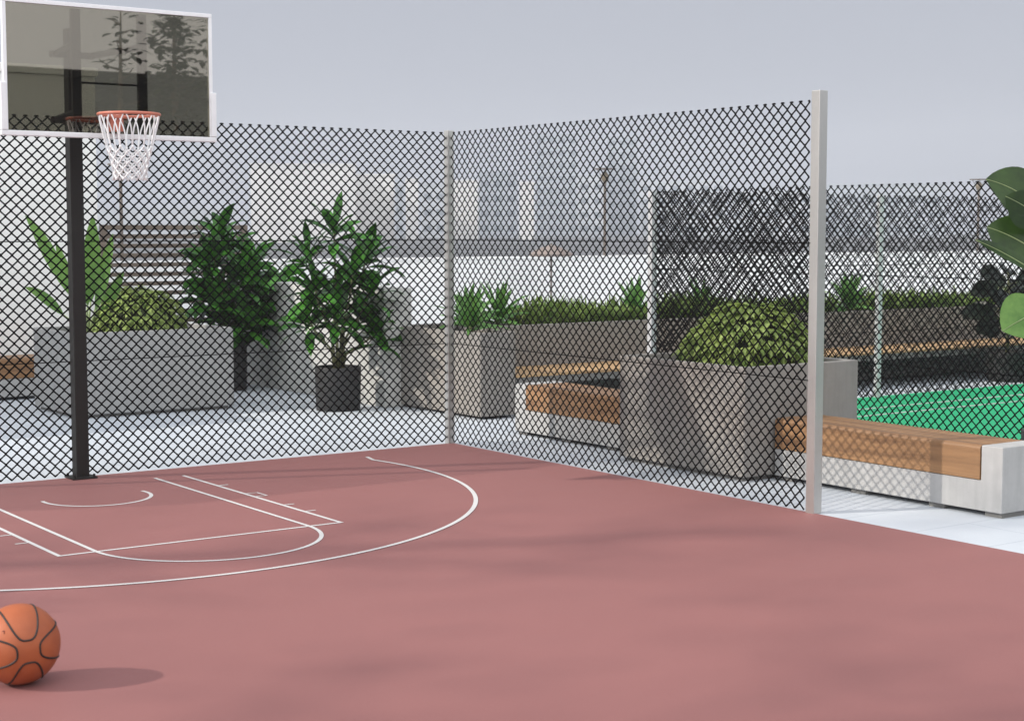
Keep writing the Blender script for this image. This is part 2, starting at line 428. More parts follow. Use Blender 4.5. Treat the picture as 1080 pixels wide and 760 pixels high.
for k in range(len(levels) - 1):
    for i in range(NS):
        o0 = .5 * (k % 2) + .5
        a = ringp(i + o0, NS, levels[k][0], levels[k][1])
        for s in (-.5, .5):
            b = ringp(i + o0 + s, NS, levels[k + 1][0], levels[k + 1][1])
            mid = (a + b) / 2 + Vector((0, 0, -.006)); nt_.tube([a, mid, b], 0.0062, 5)
for k in range(len(levels)):     # knots
    for i in range(NS):
        p = ringp(i + .5 * (k % 2) + .5, NS, *levels[k]); nt_.tube([p + Vector((0, 0, .011)), p - Vector((0, 0, .011))], 0.0095, 5)
nt_.build('net', 'net', rim)

# ------------------------------------------------------------------ basketball
BR = 0.173
ball = thing('basketball', 'orange basketball with curved black seams lying on the red court', 'basketball', (-5.843, -5.535, 0.004))
sp = MB(); prof = [(BR * math.sin(math.pi * i / 48) if 0 < i < 48 else 0.0005, BR - BR * math.cos(math.pi * i / 48)) for i in range(49)]
sp.lathe(prof, 64); sp.build('skin', 'ball', ball)
to_cam = (Vector((-8.076, -12.333, 1.95)) - Vector((-5.843, -5.535, 0.18))).normalized()
camr = Vector((math.cos(R(35.44)), -math.sin(R(35.44)), 0)); camr = (camr - to_cam * camr.dot(to_cam)).normalized(); camu = to_cam.cross(camr)
hub = (to_cam + camr * .26 - camu * .20).normalized()
e1 = (camr - hub * camr.dot(hub)).normalized(); e2 = hub.cross(e1)
for k in range(4):
    az = R(8 + 90 * k); c = e1 * math.cos(az) + e2 * math.sin(az); t = hub.cross(c).normalized()
    pts = []
    for i in range(72):
        a = 2 * math.pi * i / 72
        ca, sa = math.cos(a), math.sin(a)
        ca = math.copysign(abs(ca) ** 0.8, ca); sa = math.copysign(abs(sa) ** 0.62, sa)
        la = R(74) * ca; wd = 0.30 + 0.16 * math.cos(la)
        d = c * math.cos(la) + hub * math.sin(la) + t * wd * sa
        pts.append(d.normalized() * (BR + 0.0004) + Vector((0, 0, BR)))
    MB().loop(pts, 0.0043, 6).build('seam', 'seam', ball)
mkp = []
for i in range(9):
    a = R(-30 + 200 * i / 8); q = (to_cam + camr * (-.43 + .03 * math.cos(a)) + camu * (.33 + .03 * math.sin(a))).normalized()
    mkp.append(q * (BR + .0006) + Vector((0, 0, BR)))
mkp = [(mkp[0] - Vector((0, 0, BR)) - camu * .006).normalized() * (BR + .0006) + Vector((0, 0, BR))] + mkp
MB().tube(mkp, 0.0016, 5).build('printed_mark', 'mark', ball)

# ------------------------------------------------------------------ planters
def planter(name, label, x0, x1, y0, y1, h, mat, cat='planter', wall=0.055, group=None, soil_z=0.06):
    root = thing(name, label, cat, ((x0 + x1) / 2, (y0 + y1) / 2, 0), 0, group)
    a, b = (x1 - x0) / 2, (y1 - y0) / 2; w = wall; z0 = 0.035
    v = []
    for (p, q, z) in ((a, b, z0), (a, b, h), (a - w, b - w, h), (a - w, b - w, h - .25)):
        v += [(-p, -q, z), (p, -q, z), (p, q, z), (-p, q, z)]
    f = [(0, 3, 2, 1)]
    for r_ in range(3):
        for k in range(4): f.append((r_ * 4 + k, r_ * 4 + (k + 1) % 4, r_ * 4 + 4 + (k + 1) % 4, r_ * 4 + 4 + k))
    f.append((12, 13, 14, 15))
    MB().add(v, f).build('shell', mat, root, bevel=0.008)
    MB().box(-a + .05, a - .05, -b + .05, b - .05, 0, z0 - .001).build('plinth', 'plinth', root)
    s = MB(); n = 14
    vs = []; ww = w + .002
    for i in range(n + 1):
        for j in range(n + 1): vs.append((-a + ww + (2 * a - 2 * ww) * i / n, -b + ww + (2 * b - 2 * ww) * j / n, h - soil_z + rnd.uniform(-.012, .012)))
    s.add(vs, [(i * (n + 1) + j, (i + 1) * (n + 1) + j, (i + 1) * (n + 1) + j + 1, i * (n + 1) + j + 1) for i in range(n) for j in range(n)], True)
    s.build('soil', 'soil', root)
    return root
GP = 'square concrete planters holding dome shrubs'
planter('concrete_planter', 'brown-grey concrete planter behind the sideline fence between the two low benches', 0.60, 1.865, -3.25, -1.72, 0.895, 'conc', group=GP)
planter('concrete_planter', 'grey concrete planter standing behind the hoop pole, beside the white building', -2.11, -0.32, 3.83, 5.10, 0.892, 'conc_grey', group=GP)

# long L shaped planter behind the bench
lp = thing('long_planter', 'long grey concrete planter with a hedge and rosettes behind the sideline fence', 'planter', (1.275, 1.36, 0))
def ring_planter(outer, inner, h, dz):
    n = len(outer); v = [(x, y, .03) for x, y in outer] + [(x, y, h) for x, y in outer] + [(x, y, h) for x, y in inner] + [(x, y, h - dz) for x, y in inner]
    f = []
    for r_ in range(3):
        for k in range(n): f.append((r_ * n + k, r_ * n + (k + 1) % n, (r_ + 1) * n + (k + 1) % n, (r_ + 1) * n + k))
    return MB().add(v, f)
outer = [(0, 0), (0.44, 0), (0.44, 0.92), (11.4, 0.92), (11.4, 1.75), (0, 1.75)]
inner = [(.05, .05), (.39, .05), (.39, .97), (11.35, .97), (11.35, 1.70), (.05, 1.70)]
ring_planter(outer, inner, 0.897, 0.2).build('shell', 'conc_long', lp, bevel=0.007)
MB().add([(x, y, .84) for x, y in [(.048, .048), (.392, .048), (.392, .968), (11.352, .968), (11.352, 1.702), (.048, 1.702)]], [(0, 1, 2, 3, 4, 5)]).build('soil', 'soil', lp)
MB().box(.04, 11.36, 1.0, 1.7, 0.0, .028).build('plinth', 'plinth', lp)

# ------------------------------------------------------------------ benches
def bench(label, L, block, loc, rz, mat='wood', group='concrete benches with wooden seats', depth=0.47, h=0.487, feet=True):
    """local x along the bench, front faces -y; block = 0 (block at x=0), 1 (at x=L) or None."""
    root = thing('bench', label, 'bench', loc, rz, group)
    bx0, bx1 = (0.18, L) if block == 0 else (0, L - .18) if block == 1 else (0, L)
    th = 0.026
    c = MB()
    ol = [(0, .035), (L, .035), (L, .245), (0, .245)]
    if block == 1: ol = [(0, .035), (L, .035), (L, h), (L - .178, h), (L - .178, .245), (0, .245)]
    if block == 0: ol = [(0, .035), (L, .035), (L, .245), (.178, .245), (.178, h), (0, h)]
    m_ = len(ol)
    c.add([(x, 0, z) for x, z in ol] + [(x, depth, z) for x, z in ol], [tuple(range(m_)), tuple(range(m_, 2 * m_))[::-1]] + [(k, m_ + k, m_ + (k + 1) % m_, (k + 1) % m_) for k in range(m_)])
    c.box(bx0 + .004, bx1 - .004, th + .002, depth - .002, 0.2455, h - th - .002)
    c.build('base', 'bench_conc', root, bevel=0.006)
    for x in (0.02, L * .36, L * .70, L - .16): MB().box(x, x + .14, .03, depth - .04, 0, .034).build('foot', 'plinth', root)
    # wooden cover: rounded front boards over the edge + top boards
    w = MB(); r = 0.03; z0 = 0.25
    prof = [(0.0, z0)] + [(-0.004 + r - r * math.cos(R(90 * i / 6)), h - r + r * math.sin(R(90 * i / 6))) for i in range(7)] + [(0.115, h)]
    prof[0] = (-0.004, z0)
    inn = [(0.115, h - th), (th - .004, h - th), (th - .004, z0)]
    ring = prof + inn; n = len(ring)
    w.add([(bx0 + .004, y, z) for y, z in ring] + [(bx1 - .006, y, z) for y, z in ring],
          [(k, (k + 1) % n, n + (k + 1) % n, n + k) for k in range(n)] + [tuple(range(n))[::-1], tuple(range(n, 2 * n))])
    w.build('front_board', mat, root)
    y = 0.122; k = 0
    while y < depth - .02:
        y1 = min(y + .108, depth - .006)
        MB().box(bx0 + .004, bx1 - .006 - .002 * (k % 2), y, y1, h - th, h - .0005 * k).build('seat_board', mat, root, bevel=0.004)
        y = y1 + .008; k += 1
    return root
bench('wooden-topped concrete bench beside the green court, ending in a bare white concrete block', 2.16, 1, (0.90, -3.28, 0), R(-90))
bench('wooden-fronted concrete bench between the brown-grey planter and the fence corner post', 1.94, 0, (0.90, 0.23, 0), R(-90))
bench('wooden bench against the white building wall, partly hidden by the grey planter', 4.6, 1, (-5.8, 6.12, 0), 0, 'wood')
lb = thing('bench', 'long wooden deck bench running along the front of the long hedge planter', 'bench', (1.725, 1.36, 0), 0, 'concrete benches with wooden seats')
MB().box(0, 10.8, .62, .90, 0.03, .335).build('base', 'plinth', lb)
MB().box(.01, 10.79, .012, .90, .336, .411).build('frame', 'plinth', lb)
k = 0; y = 0.0
while y < .90:
    y1 = min(y + .13, .91); MB().box(0, 10.8, y, y1, .412, .44 - .0005 * k).build('seat_board', 'wood_pale', lb, bevel=0.004); y = y1 + .006; k += 1

# ------------------------------------------------------------------ dome shrubs
def dome(label, cx_, cy_, z, rx, ry, rz_, n, leaf, group='lime green dome shrubs in the square planters'):
    root = thing('dome_shrub', label, 'shrub', (cx_, cy_, z), 0, group)
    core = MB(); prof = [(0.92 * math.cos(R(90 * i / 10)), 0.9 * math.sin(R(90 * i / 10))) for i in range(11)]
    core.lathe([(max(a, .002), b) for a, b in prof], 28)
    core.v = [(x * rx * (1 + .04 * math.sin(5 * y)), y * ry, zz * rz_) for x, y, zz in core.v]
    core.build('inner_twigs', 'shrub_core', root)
    fl = MB()
    for i in range(n):
        zc = rnd.random() ** 0.9; a = rnd.random() * 2 * math.pi
        el = math.asin(zc)
        lump = 1 + 0.045 * math.sin(a * 3 + zc * 5) + rnd.uniform(-.05, .05)
        nrm = Vector((math.cos(a) * math.cos(el) / rx, math.sin(a) * math.cos(el) / ry, math.sin(el) / rz_)).normalized()
        p = Vector((math.cos(a) * math.cos(el) * rx, math.sin(a) * math.cos(el) * ry, math.sin(el) * rz_)) * (lump * .97)
        down = Vector((math.cos(a), math.sin(a), -0.1)) * .55 + Vector((0, 0, -1)) * (1 - zc * .55) + nrm * .45
        down += Vector((rnd.uniform(-.35, .35), rnd.uniform(-.35, .35), rnd.uniform(-.2, .3)))
        l = leaf * rnd.uniform(.7, 1.2)
        # a small spray: one blade and two side leaflets
        d = down.normalized(); side = d.cross(nrm)
        if side.length < .05: side = Vector((1, 0, 0))
        side.normalize()
        for s, kk in ((0, 1), (-.75, .72), (.75, .72)):
            fl.leaf(p, d + side * s, nrm, l * kk, l * .31 * kk, 0.7, 0.35, 4, wide=.4)
    fl.build('foliage', 'shrub', root)
    return root
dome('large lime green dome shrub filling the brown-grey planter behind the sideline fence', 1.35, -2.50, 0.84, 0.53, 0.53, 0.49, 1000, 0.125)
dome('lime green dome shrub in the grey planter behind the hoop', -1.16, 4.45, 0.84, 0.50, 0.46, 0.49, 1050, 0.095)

# ------------------------------------------------------------------ potted plants with leafy canes
def leaf_whorl(fl, p, n, length, width, spread=1.0, up=0.2, lean=(0, 0)):
    ph = rnd.random() * 6
    for i in range(n):
        a = ph + i * 2.39996; t = i / n
        el = R(66 - 92 * t * spread) + rnd.uniform(-.15, .15)
        d = Vector((math.cos(a) * math.cos(el) + lean[0] * .3, math.sin(a) * math.cos(el) + lean[1] * .3, math.sin(el) + up * .3))
        fl.leaf(Vector(p) + Vector((0, 0, -.16 * t)), d, (0, 0, 1), length * rnd.uniform(.75, 1.1), width * rnd.uniform(.8, 1.15), rnd.uniform(.7, 1.45), .2, 6, wide=.5, wave=.08, face=(rnd.uniform(-.6, .6), rnd.uniform(-.9, .2), 1))
def cane_plant(label, loc, pot_r, pot_h, heads, n, L, W_, group, sway=1):
    root = thing('potted_plant', label, 'potted plant', loc, 0, group)
    r = pot_r
    MB().lathe([(r * .93, 0), (r * .95, .004), (r, pot_h - .01), (r, pot_h), (r * .93, pot_h), (r * .92, pot_h - .05), (.01, pot_h - .051)], 40).build('pot', 'pot', root)
    MB().lathe([(r * .915, pot_h - .05), (r * .9, pot_h - .035), (.01, pot_h - .028)], 24).build('soil', 'soil', root)
    st = MB(); fl = MB()
    for (x, y, z) in heads:
        bx_, by_ = x * .22, y * .22
        st.tube([(bx_ * .5, by_ * .5, pot_h - .05), (bx_, by_, pot_h + (z - pot_h) * .35), (x * .8, y * .8, pot_h + (z - pot_h) * .75), (x, y, z)], [.016, .014, .012, .010], 7)
        leaf_whorl(fl, (x, y, z), n, L, W_, 1.0, .2, (x, y))
    st.build('stem', 'stem', root); fl.build('foliage', 'drac', root)
    return root
GC = 'potted cane plants with dark glossy leaves'
cane_plant('dark green leafy plant in a short round black pot on the pavement', (0.55, 3.06, 0), 0.253, 0.475,
           [(-.02, .02, 1.95), (-.30, .12, 1.68), (.40, .06, 1.66), (.08, -.2, 1.48), (-.34, -.1, 1.38), (.32, -.14, 1.30), (-.12, -.2, 1.06), (.34, .1, 1.02), (.05, .2, 1.22), (.44, -.05, .84), (-.3, .1, 1.0)], 15, .45, .125, GC)
cane_plant('dark green leafy plant in a tall black pot beside the slatted screen', (0.56, 5.75, 0), 0.20, 0.60,
           [(-.14, 0, 1.92), (.02, .1, 1.72), (.30, .05, 1.50), (-.28, .05, 1.48), (.05, -.2, 1.38), (.30, -.1, 1.15), (-.3, -.14, 1.15), (.0, .2, 1.1), (.22, .1, .92), (.42, -.02, .86), (-.12, -.15, .88), (-.3, .1, 1.2), (.18, -.2, 1.55), (.4, .0, 1.2), (-.25, -.1, 1.65), (.1, -.2, .84), (.26, -.08, .8), (-.08, .1, .86)], 14, .46, .135, GC)

# banana like plant in the left planter
bn = thing('banana_plant', 'pale green plant with upright paddle leaves in the grey planter', 'plant', (-1.72, 4.55, 0.84))
st = MB(); fl = MB()
for (bx, px_, pz, tx, tz, wd, dr, dp) in ((.02, .06, .34, .10, 1.24, .19, .05, 0), (-.03, -.16, .40, -.62, 1.24, .15, .35, .05), (.05, .14, .42, .28, 1.05, .12, .1, .12), (.08, .18, .16, .44, .66, .13, .2, -.1),
                                 (-.06, -.22, .20, -.60, .50, .11, .5, -.12), (-.02, -.12, .30, -.34, .96, .14, .2, .16), (.0, .0, .30, -.06, .85, .15, .05, .2), (.04, .12, .25, .30, .85, .12, .15, -.05)):
    cr_ = Vector((.8147, -.5798, 0)); cf_ = Vector((.5798, .8147, 0))
    b0 = cr_ * bx; top = cr_ * px_ + cf_ * dp * .5 + Vector((0, 0, pz)); tip = cr_ * tx + cf_ * dp + Vector((0, 0, tz)); d = tip - top
    st.tube([b0, b0.lerp(top, .5) + Vector((0, 0, .03)), top], [.018, .013, .009], 7)
    fl.leaf(top, d.normalized() + Vector((0, 0, dr * .6)), (0, 0, 1), d.length * 1.04, wd, dr * 1.6, .22, 12, wide=.48, wave=.05, face=(-cf_ + cr_ * rnd.uniform(-.5, .5)))
st.build('stem', 'petiole', bn); fl.build('foliage', 'banana', bn)

# ------------------------------------------------------------------ hedge and rosettes in the long planter
def rosette(label, loc, n=22, L=.44, k=1.0):
    root = thing('rosette_plant', label, 'plant', loc, 0, 'spiky rosette plants in the long planter')
    fl = MB()
    for i in range(n):
        a = i * 2.39996 + rnd.random() * .3; t = i / n; el = R(80 - 74 * t) + rnd.uniform(-.1, .1)
        fl.leaf((0, 0, .05 + .07 * (1 - t)), (math.cos(a) * math.cos(el), math.sin(a) * math.cos(el), math.sin(el)), (0, 1, 0), L * rnd.uniform(.7, 1.05), .068 * k, .5 + .6 * t, .3, 6, wide=.42, face=(rnd.uniform(-.4, .4), -.6, 1))
    MB().tube([(0, 0, 0), (0, 0, .12)], [.03, .022], 8).build('stem', 'stem', root)
    fl.build('foliage', 'agave', root); return root
rosette('spiky green rosette at the near corner of the long planter', (1.42, 1.75, .84))
rosette('spiky green rosette in the long planter, second from its near corner', (1.90, 2.55, .84), 24, .48)
rosette('spiky green rosette next to the low hedge in the long planter', (2.42, 2.70, .84), 24, .50)
rosette('spiky green rosette seen past the far chain-link corner post', (4.45, 2.72, .84), 24, .46)
rosette('spiky green rosette between the tall end post and the far fence post', (8.15, 2.70, .84), 26, .46, 1.3)
rosette('spiky green rosette close behind the dome shrub in the long planter', (5.5, 2.72, .84), 24, .46)
def hedge(label, x0, x1, y0, y1, z, h, n):
    root = thing('hedge', label, 'hedge', (x0, y0, z), 0, 'low grassy hedges in the long planter')
    fl = MB()
    for i in range(n):
        x = rnd.uniform(0, x1 - x0); y = rnd.uniform(0, y1 - y0)
        hh = h * (0.75 + .25 * math.sin(x * 2.3 + 1) * math.sin(y * 7)) * rnd.uniform(.6, 1.1)
        a = rnd.random() * 6.28; el = R(rnd.uniform(45, 88))
        fl.leaf((x, y, hh * rnd.uniform(0, .6)), (math.cos(a) * math.cos(el), math.sin(a) * math.cos(el), math.sin(el)), (0, 1, 0), hh * rnd.uniform(.4, .75), .022 * rnd.uniform(.7, 1.5), .6, .25, 4)
    fl.build('foliage', 'hedge', root)
    MB().box(.02, x1 - x0 - .02, .02, y1 - y0 - .02, .002, .03).build('soil', 'soil', root); return root
hedge('low grassy green hedge between the rosettes and the green court corner post', 2.75, 4.7, 2.42, 2.98, .84, .34, 2600)
hedge('low grassy green hedge in the long planter behind the dome shrub', 4.75, 7.7, 2.42, 2.98, .84, .34, 3000)
hedge('low grassy green hedge in the planter beyond the far green court fence post', 8.5, 12.4, 2.42, 2.98, .84, .33, 3600)

# ------------------------------------------------------------------ big leaf plant at right edge, dark plant behind
bl = thing('potted_plant', 'tall plant with very large broad paddle leaves standing beside the bench', 'potted plant', (2.22, -4.88, 0))
MB().lathe([(.20, 0), (.205, .004), (.235, .44), (.235, .45), (.215, .45), (.212, .40), (.01, .399)], 40).build('pot', 'pot', bl)
MB().lathe([(.212, .40), (.2, .415), (.01, .42)], 24).build('soil', 'soil', bl)
st = MB(); fl = MB()
st.tube([(0, 0, .4), (.02, .01, 1.0), (.0, .02, 1.7), (-.02, .02, 2.1)], [.03, .026, .02, .012], 9)
camR = Vector((.8147, -.5798, 0)); camF = Vector((.5798, .8147, 0))
def bigleaf(bx, bz, tx, tz, wd, dr, tilt=0.35, fold=.1, fwd=0.0):
    """broad blade from (bx, bz) to (tx, tz), metres along camR and height, tilted upward."""
    b = camR * bx + camF * fwd * .3 + Vector((0, 0, bz)); t = camR * tx + camF * fwd + Vector((0, 0, tz)); d = t - b; ln = d.length
    st.tube([(0, .02, bz - .22), tuple(b * .5 + Vector((0, 0, (bz - .10) * .5))), tuple(b)], [.013, .010, .007], 6)
    fl.leaf(b, d.normalized() + Vector((0, 0, dr * .25)), (0, 0, 1), ln * 1.05, wd, dr, fold, 14, wide=.52, wave=.05, face=(-camF + Vector((0, 0, tilt))))
    st.tube([Vector(fl.v[-45 + 1 + 3 * i]) - camF * .003 for i in range(15)], [.006 - .0003 * i for i in range(15)], 6)
bigleaf(-.08, 2.08, -.52, 2.34, .38, .5, .5)
bigleaf(-.06, 1.98, -.42, 2.20, .30, .3, -.3, .15, -.12)
bigleaf(-.10, 1.76, -.48, 1.98, .36, .4, .2, .1, .1)
bigleaf(-.08, 1.58, -.62, 1.88, .13, .25, .9, .2, -.1)
bigleaf(.1, 2.1, .5, 2.4, .4, .6); bigleaf(.1, 1.8, .55, 2.0, .38, .5, .4, .1, .2); bigleaf(.08, 1.5, .5, 1.6, .38, .5, .3, .1, -.2); bigleaf(.0, 2.15, .05, 2.6, .34, .2, .2, .1, .2)
fl.build('foliage', 'bigleaf', bl)
fl = MB(); bigleaf(-.06, 1.40, -.45, 1.23, .40, .2, .5, .05, -.2); fl.build('sunlit_leaf', 'banana', bl)['label'] = 'broad lower leaf with sunlight painted into its green'  # lighter leaf material puts the sun's glow into this blade's colour
st.build('stem', 'petiole', bl)

dk = thing('potted_plant', 'dark-leaved plant in a black pot behind the far green court fence', 'potted plant', (9.32, 1.0, 0))
MB().lathe([(.24, 0), (.245, .004), (.27, .38), (.27, .39), (.25, .39), (.247, .35), (.01, .349)], 40).build('pot', 'pot', dk)
MB().lathe([(.247, .35), (.23, .365), (.01, .37)], 24).build('soil', 'soil', dk)
st = MB(); fl = MB()
st.tube([(0, 0, .35), (.02, 0, 1.0), (.0, .02, 1.42)], [.022, .018, .01], 8)
for i in range(24):
    z = .55 + .85 * i / 24; a = i * 2.4 + .6; el = R(rnd.uniform(-5, 40))
    d = Vector((math.cos(a) * math.cos(el), math.sin(a) * math.cos(el), math.sin(el)))
    st.tube([(0, 0, z), tuple(Vector((0, 0, z)) + d * .14)], .006, 5)
    fl.leaf(Vector((0, 0, z)) + d * .13, d, (0, 0, 1), rnd.uniform(.36, .52), .25, .9, .12, 8, wide=.5, face=(rnd.uniform(-1, 0), -1, .6))
st.build('stem', 'stem', dk); fl.build('foliage', 'rubber', dk)

# ------------------------------------------------------------------ slatted screen, low wall, building, parapet
sc = thing('slatted_screen', 'dark grey-brown horizontal slat screen between the white building and low wall', 'screen', (-0.70, 6.70, 0))
Ls = 1.96
for x in (0.0, Ls - .075): MB().box(x, x + .075, -.04, .04, 0, 2.02).build('post', 'slat', sc, bevel=0.004)
MB().box(.077, Ls - .077, -.036, .036, 1.955, 2.018).build('top_rail', 'slat', sc, bevel=0.004)
for i in range(15): MB().box(.077, Ls - .077, -.018, .018, 1.85 - .117 * i, 1.902 - .117 * i).build('slat', 'slat', sc, bevel=0.003)

lw = MB().box(0, .36, 0, 3.72, 0, 1.315).build('low_wall', 'conc_wall', None, (1.06, 2.93, 0), bevel=0.008)
lw['label'] = 'low grey concrete wall half in shade behind the plant in a short black pot'; lw['category'] = 'wall'

wb = thing('white_building', 'plain white rendered building behind the basketball hoop and the grey planter', 'building', (-0.72, 6.72, 0))
MB().box(-22, 0, 0, 9, 0, 3.80).build('wall', 'stucco', wb, bevel=0.01)
MB().box(-22, -4.3, -2.3, -.002, 0, 3.0).build('wing', 'stucco', wb, bevel=0.01)  # unseen wing, added to throw shade on the grey planter
MB().box(-22.03, .03, -.03, 9.03, 3.802, 3.91).build('roof_coping', 'stucco', wb, bevel=0.01)

pp = thing('parapet_wall', 'long white parapet wall closing off the terrace behind the planters', 'wall', (0, 10, 0))
MB().box(-0.7, 42, 0, .3, 0, 1.46).build('wall', 'stucco', pp, bevel=0.01)
MB().box(-0.7, 42.02, -.02, .32, 1.462, 1.505).build('coping', 'stucco', pp, bevel=0.006)

um = thing('parasol', 'small brown parasol standing in front of the white parapet wall', 'parasol', (8.05, 9.2, 0))
MB().tube([(0, 0, 0.05), (0, 0, 1.74)], .018, 8).build('pole', 'lamp', um)
cn = MB(); cn.lathe([(.36, 1.52), (.365, 1.56), (.26, 1.63), (.13, 1.68), (.02, 1.71)], 8, smooth=False); cn.build('canopy', 'parasol', um)
MB().lathe([(.2, 0), (.2, .04), (.05, .06)], 20).build('base', 'plinth', um)

# ------------------------------------------------------------------ street lamps beyond the parapet
def lamp():
    root = thing('street_lamp', 'brown post lamp beyond the parapet, midway between the two tall court posts', 'street lamp', (11.43, 12, 0), 0, 'brown post lamps beyond the parapet')
    MB().tube([(0, 0, 0), (0, 0, .25), (0, 0, .26), (0, 0, 2.85)], [.06, .06, .032, .026], 10).build('post', 'lamp', root)
    MB().lathe([(.03, 2.85), (.075, 2.93), (.08, 3.0), (.03, 3.07)], 12).build('lantern', 'lampglass', root)
    MB().box(-.15, .15, -.15, .15, 3.11, 3.135).build('cap', 'lamp', root)
    c = MB()
    for a in range(4):
        s = R(45 + 90 * a); c.tube([(.05 * math.cos(s), .05 * math.sin(s), 2.95), (.15 * math.cos(s), .15 * math.sin(s), 3.115)], .008, 5)
    c.build('bracket', 'lamp', root)
    return root
l0 = lamp()
copy_tree(l0, (1.70, 12, -.14), 'brown post lamp seen just below the basketball net')
copy_tree(l0, (22.5, 12, 0.0), 'brown post lamp beside the big paddle leaves')

# ------------------------------------------------------------------ city beyond
CAM = Vector((-8.076, -12.333, 1.95))
YAW = R(35.44)
def far_block(label, b0, b1, dist, top_el, mat, depth=18, floors=4, group='hazy city blocks beyond the parapet', win=True):
    """bearings in degrees right of the view axis, distance in metres, top elevation in degrees."""
    dist *= 1.65; depth *= 1.5
    mid = R((b0 + b1) / 2) + YAW
    w = 2 * dist * math.tan(R(abs(b1 - b0) / 2)); h = 1.95 + dist * math.tan(R(top_el))
    root = thing('city_building', label, 'building', (CAM.x + dist * math.sin(mid), CAM.y + dist * math.cos(mid), 0), -mid, group)
    MB().box(-w / 2, w / 2, 0, depth, -1, h).build('wall', mat, root)
    MB().box(-w / 2 - .1, w / 2 + .1, -.1, depth + .1, h + .002, h + .45).build('roof', mat, root)
    if win:
        nx = max(2, int(w / 3.2)); fh = max(2.8, (h - 1) / max(1, round((h - 1) / 3.2)))
        z = 1.6; first = None; fh = max(fh, 4.2); nx = min(nx, 6)
        while z + 2.2 < h:
            for i in range(nx):
                x = -w / 2 + w * (i + .5) / nx
                if first is None:
                    o = first = MB().box(-w / nx * .3, w / nx * .3, -.04, .04, 0, 1.7).build('window', 'pane', root)
                else:
                    o = first.copy(); COL.objects.link(o); o.parent = root
                o.location = (x, 0, z)
            z += fh
    return root
far_block('wide pale block straight above the plant in the short pot', -9.15, -5.5, 190, 2.25, 'stucco_far', win=False)
far_block('lower pale wing joined to the wide pale block, beside the corner post', -5.6, -4.15, 205, 1.9, 'stucco_far', win=False)
far_block('small pale annexe low in front of the wide pale block', -9.1, -7.9, 165, 0.25, 'stucco_far', win=False)
far_block('slim grey block between the pale wing and the white slab by the corner post', -4.1, -3.85, 240, 1.5, 'tower')
far_block('narrow white slab showing through the rear fence beside the corner post', -3.75, -3.3, 200, 1.75, 'stucco_far', win=False)
far_block('grey block behind the fence corner post', -3.2, -2.3, 260, 1.6, 'tower_b')
far_block('pale block showing through the sideline fence beside the corner post', -2.2, -1.2, 220, 1.7, 'stucco_far', win=False)
far_block('blue-grey block between a pale block and a narrow white slab', -1.2, .2, 280, 2.0, 'tower')
far_block('narrow white slab at the foot of the tall towers above the parasol', .27, .78, 210, 1.65, 'stucco_far', win=False)
far_block('tall blue-grey tower above the small parasol', 0.85, 2.3, 330, 3.35, 'tower')
far_block('broad grey block behind the post lamp', 2.3, 3.3, 300, 1.9, 'tower_b')
far_block('tall blue-grey tower between the post lamp and the green court corner post', 3.35, 4.4, 340, 3.2, 'tower')
far_block('grey block behind the far chain-link corner', 4.5, 7.5, 310, 1.7, 'tower_b')
far_block('low pale block behind the green court', 7.7, 10.5, 290, 1.3, 'tower_b')
far_block('grey block on the skyline behind the big paddle leaves', 10.8, 15.0, 300, 1.55, 'tower')
far_block('grey block far beyond the slatted screen', -14.5, -9.6, 300, 0.7, 'tower_b')

# ------------------------------------------------------------------ what the backboard mirrors, behind the camera
db = thing('dark_building', 'long charcoal building behind the viewer, mirrored in the backboard glass', 'building', (0, -20.5, 0))
MB().box(-14, 26, -9, 0, 0, 4.95).build('wall', 'darkwall', db)
MB().box(-14.1, 26.1, -9.1, .1, 4.952, 5.1).build('roof_edge', 'darkwall', db)
def tree(label, x, y, h, n, spread):
    root = thing('tree', label, 'tree', (x, y, 0), 0, 'trees mirrored in the backboard')
    tr = MB(); cr = MB()
    tr.tube([(0, 0, 0), (.05, .03, h * .35), (-.03, .02, h * .7), (.02, 0, h)], [.11, .085, .05, .012], 9)
    for i in range(18):
        z = h * (.48 + .5 * i / 18); a = i * 2.4; l = spread * (1.15 - .7 * i / 18) * rnd.uniform(.6, 1.1)
        e = Vector((math.cos(a) * l, math.sin(a) * l, z + l * rnd.uniform(.1, .6)))
        m_ = Vector((math.cos(a) * l * .5, math.sin(a) * l * .5, z + l * .12))
        tr.tube([(0, 0, z), m_, e], [.03, .018, .006], 6)
        for k in range(n):
            t = rnd.uniform(.35, 1.05); q = Vector((0, 0, z)).lerp(e, t) + Vector((rnd.gauss(0, .13), rnd.gauss(0, .13), rnd.gauss(0, .13)))
            aa = rnd.random() * 6.28; cr.leaf(q, (math.cos(aa), math.sin(aa), rnd.uniform(-.5, .6)), (0, 0, 1), rnd.uniform(.16, .3), .13, .6, .2, 3)
    tr.build('trunk', 'bark', root); cr.build('crown', 'tree', root); return root
tree('bare slim tree mirrored behind the middle of the backboard', 3.75, -18.6, 6.1, 6, .55)
tree('taller leafy dark tree mirrored in the backboard between two others', 4.75, -18.4, 6.6, 46, .55)
tree('leafy dark tree mirrored nearest the edge of the backboard', 5.85, -18.6, 6.5, 36, .45)

